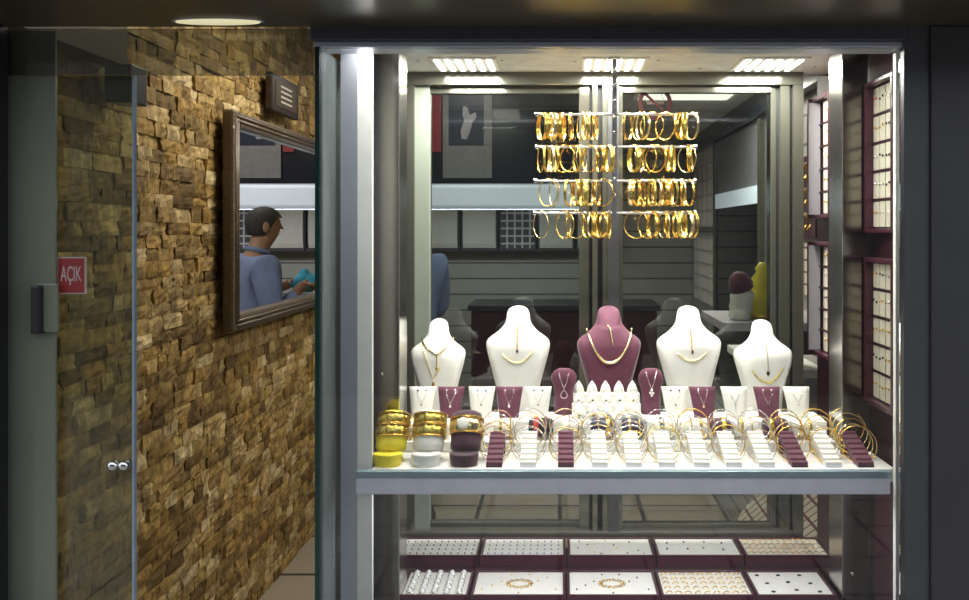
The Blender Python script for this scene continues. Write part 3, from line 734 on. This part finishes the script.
chain_me = lk.mesh('chain', 'gold', True)
for nm, d0, d1, zt_, xs, dr in trays:
    for i, (xa, xb) in enumerate(xs):
        x0, x1 = px(xa, dr), px(xb, dr); W = x1-x0; L = d1-d0
        t = empty('display_tray', (x0, d0, zt_-.030)); lab = f"{nm} {where_t[i]} tray"
        tag(t, f"burgundy jewellery tray with white pad under the shelf, {lab}", 'tray', 'jewellery trays')
        fw = .006; hz = .030
        MB().box(0, W-.001, 0, L, 0, .006).build('tray_base', 'burgundy_dark', t)
        for a in ((0, W-.001, 0, fw, .006, hz), (0, W-.001, L-fw, L, .006, hz), (0, fw, fw, L-fw, .006, hz), (W-.001-fw, W-.001, fw, L-fw, .006, hz)):
            MB().box(*a).build('tray_rim', 'burgundy', t, bevel=.001)
        MB().box(fw, W-.001-fw, fw, L-fw, .006, .026).build('pad', 'cream_velvet', t)
        zp = zt_-.004
        def put(me, name, u, v, lab_, cat, grp=None, rot=(0, 0, 0)):
            return tag(link(name, me, None, (x0+fw+u*(W-2*fw-.001), d0+fw+v*(L-2*fw), zp), rot), lab_, cat, grp)
        rowN = ['front', 'second', 'third', 'fourth', 'back']
        if nm == 'back' and i in (0, 1):
            for r_ in range(4):
                for c_ in range(11):
                    put(gm['dark_gem' if i == 0 and (c_+r_) % 3 else 'blue_gem' if i else 'brown_gem'], 'stud_earring', (c_+.7)/11.4, (r_+.6)/4.3, f"tiny stud {c_ and ORD[c_]+' from left' or 'at the left end'} in the {rowN[r_]} row, {lab}", 'earring', f'studs in the {lab}')
        elif nm == 'back' and i == 2:
            for k, (u, v) in enumerate(((.10, .45), (.12, .85), (.3, .2), (.38, .12), (.55, .62), (.58, .45), (.75, .8), (.84, .3), (.9, .12), (.7, .15), (.22, .65), (.45, .85))):
                put(gm[['brown_gem', 'dark_gem', 'gold'][k % 3]], 'loose_stud', u, v, f"small stone number {ORD[k]} from the left edge, {lab}" if 0 else f"small scattered stone lying in the {lab}", 'stone', f'stones in the {lab}')
        elif nm == 'back' and i == 3:
            for k, (u, v) in enumerate(((.12, .4), (.14, .75), (.36, .8), (.38, .4), (.58, .45), (.62, .8), (.82, .35), (.84, .75))):
                o = put(gm['dark_gem'], 'pendant_stone', u, v, f"dark oval stone, {ORD[k//2]} pair from the left, {'near' if v < .6 else 'far'} one, {lab}", 'stone', f'stones in the {lab}'); o.scale = (1.3, 1.3, 1)
        elif nm == 'back' and i == 4:
            for r_ in range(4):
                for c_ in range(12):
                    put(sr, 'ring', (c_+.7)/12.4, (r_+.6)/4.2, f"gold ring {ORD[c_]} from left in the {rowN[r_]} row, {lab}", 'ring', f'rings in the {lab}', (0.3, 0, random.uniform(-.3, .3)))
        elif nm == 'front' and i == 0:
            for r_ in range(5):
                for c_ in range(5):
                    u, v = (c_+.6)/5.2, (r_+.5)/5.1
                    X_, Y_ = x0+fw+u*(W-2*fw-.001), d0+fw+v*(L-2*fw)
                    tag(MB().lathe([(.0085, 0), (.006, .007), (.0012, .0125)], 10).build('ring_cone', 'white_leather', None, True, loc=(X_, Y_, zp)), f"small white ring cone, {ORD[c_]} from left in the {rowN[r_]} row, {lab}", 'ring cone', f'cones in the {lab}')
                    tag(link('ring', srs, None, (X_, Y_, zp+.0062), (PI/2+.2, 0, 0)), f"silver ring on the {ORD[c_]} cone of the {rowN[r_]} row, {lab}", 'ring', f'rings in the {lab}')
        elif nm == 'front' and i in (1, 2):
            put(chain_me, 'gold_bracelet', .5, .48, f"gold link bracelet coiled in the middle of the {lab}", 'bracelet')
            for k in range(9):
                u, v = .08+.84*(k/8), .25+.5*((k*5) % 4)/3
                if .3 < u < .7: v = .88 if k % 2 else .10
                put(gm['gold' if i == 1 else 'brown_gem'], 'stud_earring', u, v, f"{ORD[k]} small stud from the left around the bracelet, {lab}", 'earring', f'studs in the {lab}')
        elif nm == 'front' and i == 3:
            for r_ in range(5):
                for c_ in range(9):
                    put(sr, 'ring', (c_+.6)/9.2, (r_+.5)/5.1, f"gold ring {ORD[c_]} from left in the {rowN[r_]} row, {lab}", 'ring', f'rings in the {lab}', (.35, 0, random.uniform(-.4, .4)))
        else:
            for k, (u, v) in enumerate(((.12, .85), (.42, .85), (.72, .85), (.2, .5), (.5, .55), (.22, .15), (.55, .22), (.8, .5), (.85, .15))):
                o = put(gm['dark_gem' if k % 3 else 'brown_gem'], 'cabochon', u, v, ['back left corner', 'back middle', 'back right corner', 'left side', 'centre', 'front left corner', 'front middle', 'right side', 'front right corner'][k]+f" dark oval stone, {lab}", 'stone', f'stones in the {lab}'); o.scale = (2.6, 1.8, 1)

# ================================================================ ENTRANCE THINGS
# mirror
ym0, ym1, zm0, zm1 = 2.90, 4.20, E-.375, E+.44
t = empty('wall_mirror', (SX+.012, ym0, zm0)); tag(t, 'large mirror in a carved brown wood frame on the stone wall', 'mirror')
fw = .064
L, Hh = ym1-ym0, zm1-zm0
def frame_piece(a):
    return MB().box(*a)
for a in ((0, .045, 0, fw, 0, Hh), (0, .045, L-fw, L, 0, Hh), (0, .045, fw, L-fw, 0, fw), (0, .045, fw, L-fw, Hh-fw, Hh)):
    o = MB().box(*a).build('frame_rail', 'mirror_wood', t, bevel=.012)
    q = list(a); 
m = MB()
for zz in (fw*.35, fw*.62, Hh-fw*.35, Hh-fw*.62): m.tube([(.045, .03, zz), (.045, L-.03, zz)], .006, 6)
for yy in (fw*.35, fw*.62): m.tube([(.045, yy, .03), (.045, yy, Hh-.03)], .006, 6)
m.build('frame_moulding', 'mirror_wood', t, True)
MB().box(.012, .018, fw-.01, L-fw+.01, fw-.01, Hh-fw+.01).build('mirror_glass', 'mirror_glass', t)
# framed picture
t = empty('wall_picture', (SX+.012, 3.33, pz(117, 3.55))); tag(t, 'small dark framed picture high on the stone wall above the mirror', 'picture')
MB().box(0, .03, 0, .34, 0, .16).build('frame', 'picture_wood', t, bevel=.006)
MB().box(.030, .032, .04, .30, .025, .135).build('picture', 'picture_brown', t)
m = MB()
for k in range(4): m.box(.032, .0325, .10, .24, .045+k*.022, .053+k*.022)
m.build('print', 'pad_cream', t)
# speaker box
t = empty('wall_speaker', (SX+.012, 2.16, E+.345)); tag(t, 'small black speaker box under the entrance ceiling on the stone wall', 'speaker')
MB().box(0, .07, 0, .085, 0, .105).build('housing', 'black_plastic', t, bevel=.004)
MB().box(.0, .06, -.003, 0, .01, .095).build('grille', 'blue_plastic', t)
# open sign
t = empty('open_sign', (px(57.5, 1.530), 1.531, pz(294, 1.53))); tag(t, 'red sign reading AÇIK on the glass door leaf', 'sign')
sw_, sh_ = px(86, 1.53)-px(57.5, 1.53), pz(257, 1.53)-pz(294, 1.53)
MB().box(0, sw_, -.002, .002, 0, sh_).build('border', 'sign_white', t)
MB().box(.0025, sw_-.0025, -.003, -.002, .0025, sh_-.0025).build('plate', 'sign_red', t)
fc = bpy.data.curves.new('txt', 'FONT'); fc.body = 'AÇIK'; fc.size = .036; fc.extrude = .0004; fc.align_x = 'CENTER'; fc.align_y = 'CENTER'; fc.offset = .0002
to = bpy.data.objects.new('txt', fc); col.objects.link(to)
bpy.context.view_layer.update()
me = bpy.data.meshes.new_from_object(to); bpy.data.objects.remove(to)
xsv = [v.co.x for v in me.vertices]; ysv = [v.co.y for v in me.vertices]
kx = .040/(max(xsv)-min(xsv)); ky = .036/(max(ysv)-min(ysv))
for v in me.vertices: v.co = ((v.co.x-(max(xsv)+min(xsv))/2)*kx, (v.co.y-(max(ysv)+min(ysv))/2)*ky, v.co.z)
me.materials.clear(); me.materials.append(M['sign_white'])
link('lettering', me, t, (sw_/2, -.0033, sh_/2), (PI/2, 0, 0))

# ================================================================ SHOP INTERIOR
for i, (loc, sz, pw, cl) in enumerate((((-.62, 3.0, 2.545), .55, 12, (1, .95, .80)), ((.55, 3.4, 2.145), .40, 12, (1, .95, .85)), ((-.55, 4.45, 2.545), .35, 5, (1, .94, .84)))):
    t = empty('ceiling_light', loc); tag(t, ['square light panel in the ceiling over the stone passage', 'light panel in the lowered ceiling on the right', 'light panel in the ceiling above the man'][i], 'light', 'ceiling lights')
    MB().box(-sz/2-.02, sz/2+.02, -sz/2-.02, sz/2+.02, -.008, .004).build('frame', 'white_paint', t)
    MB().box(-sz/2, sz/2, -sz/2, sz/2, -.011, -.008).build('diffuser', 'panel_light', t)
    area('panel_lamp', (0, 0, -.014), sz, pw, cl, (0, 0, 0), t)
# valance light
t = empty('valance_light', (-.42, 4.88, E+.20)); tag(t, 'long pale blue lit valance over the back display pads', 'light')
MB().box(-.72, .62, -.06, .02, -.07, .075).build('diffuser', 'tube_light', t, bevel=.02)
MB().box(-.73, .63, .02, .06, -.075, .09).build('housing', 'frame_silver', t)
area('valance_lamp', (-.05, .0, -.08), 1.2, 5, (.90, .95, 1.0), (.35, 0, 0), t, .06)
# pads on the back wall
nsp = ['leftmost', 'second from left', 'third from left', 'fourth from left', 'fifth from left', 'sixth from left', 'seventh from left']
for i in range(7):
    X = px(440, 5.45)-.52+i*.262
    grid = i == 4
    t = empty('necklace_pad', (X, 5.45, E-.145)); tag(t, f"{'dark grid' if grid else 'cream'} jewellery pad on the back wall, {nsp[i]}", 'display pad', 'back wall pads')
    MB().box(-.126, .126, 0, .15, 0, .02).box(-.126, .126, .03, .15, .02, .325).build('frame', 'pad_frame', t)
    if grid: MB().box(-.115, .115, .02, .028, .02, .315).build('pad', 'pad_grid', t)
    else:
        MB().loft([[(x_, .026-.02*math.sin(PI*u)**.5, .022+.29*u) for x_ in (-.112, .112)]+[(x_, .03, .022+.29*u) for x_ in (.112, -.112)] for u in [k/10 for k in range(11)]]).build('pad', 'pad_cream', t)
# back counter
t = empty('shop_counter', (-.10, 4.95, 0)); tag(t, 'dark shop counter in front of the back wall', 'counter')
MB().box(-.45, .70, 0, .42, 0, E-.50).build('body', 'burgundy_dark', t, bevel=.004)
MB().box(-.47, .72, -.02, .44, E-.50, E-.465).build('worktop', 'black_plastic', t, bevel=.003)
# posters on the bulkhead
t = empty('wall_poster', (px(443, 4.89), 4.893, pz(178, 4.89))); tag(t, 'grey bordered navy poster with a pale shape on the dark bulkhead', 'poster')
MB().box(0, .30, -.008, 0, 0, .56).build('border', 'poster_grey', t)
MB().box(.035, .25, -.011, -.008, .20, .52).build('sheet', 'poster_navy', t)
pp = [(.115, .24), (.145, .235), (.165, .28), (.18, .34), (.205, .37), (.20, .40), (.165, .385), (.15, .43), (.125, .44), (.12, .39), (.13, .35), (.11, .29)]
MB().loft([[(x_, -.0135, z_) for x_, z_ in pp], [(x_, -.011, z_) for x_, z_ in pp]]).build('pale_shape', 'poster_pale', t)
tag(MB().box(px(430, 4.89), px(441, 4.89), 4.885, 4.892, pz(152, 4.89), pz(88, 4.89)).build('wall_banner', 'poster_red'), 'narrow red banner on the dark bulkhead beside the poster', 'banner')
# right wall: card grids, glazed cabinet, shelf with goods
for i, (ya, yb) in enumerate(((150, 226), (237, 302))):
    t = empty('card_grid', (.917, 4.62, pz(yb, 4.95))); tag(t, ['upper grid board on the right shop wall', 'lower grid board on the right shop wall'][i], 'display board', 'wall grids')
    hh = pz(ya, 4.95)-pz(yb, 4.95); m = MB()
    MB().box(-.02, 0, 0, .70, 0, hh).build('backing', 'pad_cream', t)
    for k in range(6): m.box(-.026, -.02, 0, .70, hh*k/5-.005, hh*k/5+.005)
    for k in range(5): m.box(-.026, -.02, .70*k/4-.006, .70*k/4+.006, 0, hh)
    m.build('grid_bars', 'lavender_panel', t)
t = empty('glass_cabinet', (.915, 3.50, E-.9)); tag(t, 'tall glazed cabinet with metal frame on the right shop wall', 'cabinet')
MB().box(-.02, 0, 0, 1.08, 0, 1.40).build('back_panel', 'poster_grey', t)
MB().box(-.04, -.02, 0, .05, 0, 1.45).box(-.04, -.02, 1.03, 1.08, 0, 1.45).build('frame_stile', 'window_alu', t)
MB().box(-.04, -.02, .05, 1.03, 1.40, 1.45).box(-.04, -.02, .05, 1.03, 0, .05).build('frame_rail', 'window_alu', t)
MB().box(-.036, -.02, .05, 1.03, 1.02, 1.10).build('reflected_band', 'tube_light', t)  # pale band reflected in the glass, put in as a glowing bar
MB().box(-.030, -.027, .05, 1.03, .05, 1.02).build('glass_door', 'back_glass', t)
ZW = E-.285
t = empty('wall_shelf', (.70, 2.45, ZW-.025)); tag(t, 'shop wall shelf behind the right glass carrying yellow and white rolls', 'shelf')
MB().box(-.20, .215, 0, .38, 0, .025).build('board', 'lavender_panel', t)
MB().box(.0, .215, .05, .07, -.08, 0).box(.0, .215, .30, .32, -.08, 0).build('bracket', 'window_alu', t)
d = 2.6
t = empty('satin_roll', (px(762, d), d, ZW)); tag(t, 'yellow satin display cone with gathered folds behind the right glass', 'display cone')
MB().lathe([(.060, 0), (.070, .012), (.052, .028), (.064, .040), (.044, .054), (.054, .068), (.036, .084), (.045, .098), (.027, .114), (.035, .128), (.018, .148), (.024, .160), (.008, .180)], 24).build('cone', 'yellow_satin', t, True)
MB().torus(.066, .006, 30, 6, Matrix.Translation((0, 0, .010))).build('hem', 'gold', t, True)
t = empty('cushion_roll', (px(735, d), d-.06, ZW)); tag(t, 'white padded roll with a mauve top beside the yellow cone', 'display roll')
MB().lathe([(.030, 0), (.036, .01), (.033, .028), (.037, .04), (.034, .058), (.038, .07), (.036, .090), (.030, .098)], 20, rotm(0, .12, 0)).build('roll', 'cream_velvet', t, True)
MB().lathe([(.030, 0), (.039, .006), (.036, .03), (.026, .052), (.012, .062)], 20, rotm(.2, -.35, 0, (.010, 0, .093))).build('cap', 'purple_velvet', t, True)
# bangle rack & goods seen through the right gap
t = empty('bangle_stand', (.90, 3.02, E-.03)); tag(t, 'wall rack of gold bangles seen through the gap right of the window', 'bangle rack')
MB().box(0, .02, -.2, .2, 0, .30).build('backing', 'burgundy', t)
for k in range(3): MB().box(-.028, -.022, -.19, .19, .085+k*.09, .091+k*.09).box(-.028, 0, -.20, -.19, .085+k*.09, .091+k*.09).box(-.028, 0, .19, .20, .085+k*.09, .091+k*.09).build('bar', 'acrylic', t)
for k in range(3):
    for j in range(7):
        o = link('bangle', bangle('wide', .0315, 'gold'), None, (.875, 2.86+j*.052, E-.03+.088+k*.09-.0265), (PI/2, 0, .5))
        tag(o, f"{ORD[j]} gold bangle from the near end, {['lowest', 'middle', 'top'][k]} bar of the rack in the gap", 'bangle', 'bangles on the wall rack')
tag(MB().box(.905, .919, 2.70, 3.35, E-.24, E-.05).build('earring_board', 'cream_grid'), 'cream card panel below the gold bangles in the right gap', 'display board')
t = empty('side_counter', (.80, 2.75, E-.48)); tag(t, 'pale side counter on the shop wall seen through the right gap', 'counter')
MB().box(-.10, .118, 0, .6, -.03, 0).build('top', 'shelf_white', t, bevel=.003)
MB().box(.0, .118, .02, .58, -.12, -.03).build('bracket', 'frame_silver', t)
t = empty('necklace_bust', (.815, 2.86, E-.48)); tag(t, 'white bust with a plum cap on the side counter in the right gap', 'display bust')
MB().lathe([(.035, 0), (.04, .05), (.05, .13), (.03, .17), (.026, .20)], 20, None, 1, .6).build('body', 'white_leather', t, True)
MB().lathe([(.030, .20), (.034, .21), (.028, .25), (.012, .275)], 20, None, 1, .6).build('cap', 'plum_velvet', t, True)
tag(MB().sphere((0, 0, .05), .055, 18, 10, (.6, .8, .95)).build('yellow_cushion', 'yellow_satin', None, True, loc=(.775, 2.80, E-.482)), 'yellow rounded cushion in front of the plum capped bust', 'cushion')
t = empty('card_rack', (.79, 2.55, E-1.22)); tag(t, 'cream card rack low down in the gap right of the window', 'card rack')
MB().box(0, .12, 0, .7, 0, .01).build('base', 'cream_grid', t)
MB().add([(-.10, 0, .01), (.12, .0, .30), (.12, .7, .30), (-.10, .7, .01), (-.10, 0, 0), (.128, 0, .296), (.128, .7, .296), (-.10, .7, 0)], [(0, 1, 2, 3), (4, 7, 6, 5), (0, 4, 5, 1), (1, 5, 6, 2), (2, 6, 7, 3), (3, 7, 4, 0)]).build('card_face', 'cream_grid', t)

# ================================================================ THE MAN
def skinned(name, pts, edges, radii, mat, parent, root=0, sub=2):
    me = bpy.data.meshes.new(name); me.from_pydata(pts, edges, []); me.materials.append(M[mat])
    o = bpy.data.objects.new(name, me); col.objects.link(o); o.parent = parent
    o.modifiers.new('skin', 'SKIN').use_smooth_shade = True
    if not me.skin_vertices: me.attributes
    bpy.context.view_layer.update()
    for i, r in enumerate(radii):
        sv = me.skin_vertices[0].data[i]; sv.radius = r if isinstance(r, tuple) else (r, r); sv.use_root = (i == root)
    s = o.modifiers.new('sub', 'SUBSURF'); s.levels = sub; s.render_levels = sub
    return o
man = empty('person', (-.80, 4.25, 0), math.radians(50)); man.scale = (.985,)*3
tag(man, 'man in a blue shirt looking down, holding a cyan cloth, beside the mirror', 'person')
pts = [(0, 0, .92), (0, .005, 1.05), (0, .0, 1.20), (0, -.01, 1.33), (0, -.008, 1.41), (0, .005, 1.46), (0, .03, 1.50)]
ed = [(0, 1), (1, 2), (2, 3), (3, 4), (4, 5), (5, 6)]
rad = [(.150, .105), (.150, .108), (.160, .110), (.155, .105), (.09, .07), (.056, .056), (.055, .055)]
def addp(p, parent, r):
    pts.append(p); rad.append(r); ed.append((parent, len(pts)-1)); return len(pts)-1
# head
h1 = addp((0, .055, 1.56), 6, (.070, .080)); h2 = addp((0, .065, 1.615), h1, (.074, .088)); h3 = addp((0, .052, 1.655), h2, (.055, .062))
wr = {}
for s in (-1, 1):
    sh = addp((s*.175, -.01, 1.385), 3, .066); el = addp((s*.235, .02, 1.10), sh, .048)
    fo = addp((s*.20, .10, 1.17), el, .043); hand = addp((s*.125, .185, 1.25), fo, (.028, .026)); pm_ = addp((s*.105, .235, 1.272), hand, (.034, .017)); wr[s] = pm_
    hip = addp((s*.09, 0, .86), 0, .095); kn = addp((s*.10, .02, .48), hip, .062); an = addp((s*.10, -.01, .09), kn, .042); addp((s*.115, .13, .04), an, .038)
body = skinned('body', pts, ed, rad, 'skin', man)
# facial features, fingers belong to the head and hands
fm = MB()
def hd(x, y, z_): return (x, .040+y, 1.60+z_)
fm.loft([[hd(-.012, .090, -.020), hd(.012, .090, -.020), hd(0, .118, -.022)], [hd(-.008, .088, .012), hd(.008, .088, .012), hd(0, .098, .012)]])
for s in (-1, 1): fm.sphere(hd(s*.078, -.008, -.012), .026, 8, 6, (.35, .7, 1.15))
fm.build('nose_and_ears', 'skin', man, True)
em = MB()
for s in (-1, 1): em.sphere(hd(s*.030, .080, .012), .010, 8, 6, (1, .6, .6))
em.build('eyes', 'black_leather', man, True)
MB().box(-.022, .022, .112, .124, 1.546, 1.551).build('mouth', 'red_leather', man, bevel=.001)
hm = []
for k in range(11):
    a = -1.15+(PI/2+1.15)*k/10; rr = max(math.cos(a), .05) if a > 0 else math.cos(a*.55); ring = []
    for i in range(28):
        b_ = 2*PI*i/28; f_ = math.sin(b_)
        zz = 1.620+.082*math.sin(a)
        lift = max(0, min(1, (f_+.15)/.55))
        floor_ = 1.625 if f_ > -.1 else 1.535
        zz = max(zz, 1.540+(1.640-1.540)*lift)
        ring.append((.082*rr*math.cos(b_), .050+.104*rr*f_*(.93 if f_ > 0 else 1.0), zz))
    hm.append(ring)
MB().loft(hm, False, True).build('hair', 'hair', man, True)
for s in (-1, 1):
    fp_ = [(s*.105, .235, 1.276)]; fe = []; fr = [.014]
    for j in range(4):
        x = s*(.105+.026-.017*j); l = [.9, 1.05, 1.0, .8][j]
        a = len(fp_); fp_ += [(x, .262, 1.276), (x-s*.006, .262+.024*l, 1.262), (x-s*.012, .262+.034*l, 1.238)]; fr += [.0095, .0085, .007]
        fe += [(0, a), (a, a+1), (a+1, a+2)]
    a = len(fp_); fp_ += [(s*.076, .240, 1.289), (s*.063, .268, 1.292)]; fr += [.011, .008]; fe += [(0, a), (a, a+1)]
    skinned('hand_fingers', fp_, fe, fr, 'skin', man, 0, 1)
# shirt and trousers
spts = [(0, 0, .80), (0, .005, 1.02), (0, 0, 1.20), (0, -.01, 1.33), (0, -.008, 1.405), (0, .002, 1.445)]
sed = [(0, 1), (1, 2), (2, 3), (3, 4), (4, 5)]; srad = [(.200, .150), (.182, .136), (.176, .128), (.172, .122), (.100, .082), (.066, .066)]
for s in (-1, 1):
    n = len(spts); spts += [(s*.178, -.012, 1.385), (s*.240, .018, 1.10), (s*.205, .095, 1.165), (s*.150, .160, 1.225)]; srad += [.084, .064, .056, .044]
    sed += [(3, n), (n, n+1), (n+1, n+2), (n+2, n+3)]
skinned('shirt', spts, sed, srad, 'shirt_blue', man)
MB().torus(.058, .014, 24, 8, rotm(-.25, 0, 0, (0, .012, 1.462))).build('collar', 'shirt_blue', man, True)
tp = [(0, 0, 1.00), (0, 0, .86)]; te = [(0, 1)]; tr_ = [(.168, .126), (.172, .130)]
for s in (-1, 1):
    n = len(tp); tp += [(s*.09, 0, .80), (s*.10, .02, .48), (s*.10, -.01, .10)]; tr_ += [.108, .076, .062]; te += [(1, n), (n, n+1), (n+1, n+2)]
skinned('trousers', tp, te, tr_, 'trousers', man)
for s in (-1, 1):
    MB().loft([[(s*.108+.045*math.cos(2*PI*k/16)*q, .045+.125*math.sin(2*PI*k/16)*q, z_) for k in range(16)] for q, z_ in ((1, 0), (1, .03), (.8, .07), (.5, .10))]).build('shoe', 'shoe', man, True)
# cloth and case in his hands
cm = MB(); random.seed(3); R_ = []
for k in range(9):
    u = k/8; R_.append([((.020+.052*math.sin(PI*min(u+.1, 1)))*math.cos(2*PI*i/18)*(1+.22*math.sin(3*2*PI*i/18+k)), (.016+.038*math.sin(PI*min(u+.1, 1)))*math.sin(2*PI*i/18)*(1+.2*math.cos(4*2*PI*i/18+k)), -.07+.13*u) for i in range(18)])
c = cm.loft(R_).build('polishing_cloth', 'cloth_cyan', None, True)
wm = Matrix.Translation(man.location) @ Matrix.Rotation(math.radians(50), 4, 'Z') @ Matrix.Scale(.985, 4)
c.location = wm @ Vector((.075, .305, 1.290)); tag(c, 'crumpled cyan cloth held in the man\'s hands', 'cloth')
t = MB().sphere((0, 0, 0), .04, 14, 8, (1.1, .8, .6)).build('dark_pouch', 'black_leather', None, True, loc=wm @ Vector((-.095, .315, 1.265))); tag(t, 'small dark pouch held in the man\'s other hand', 'pouch')
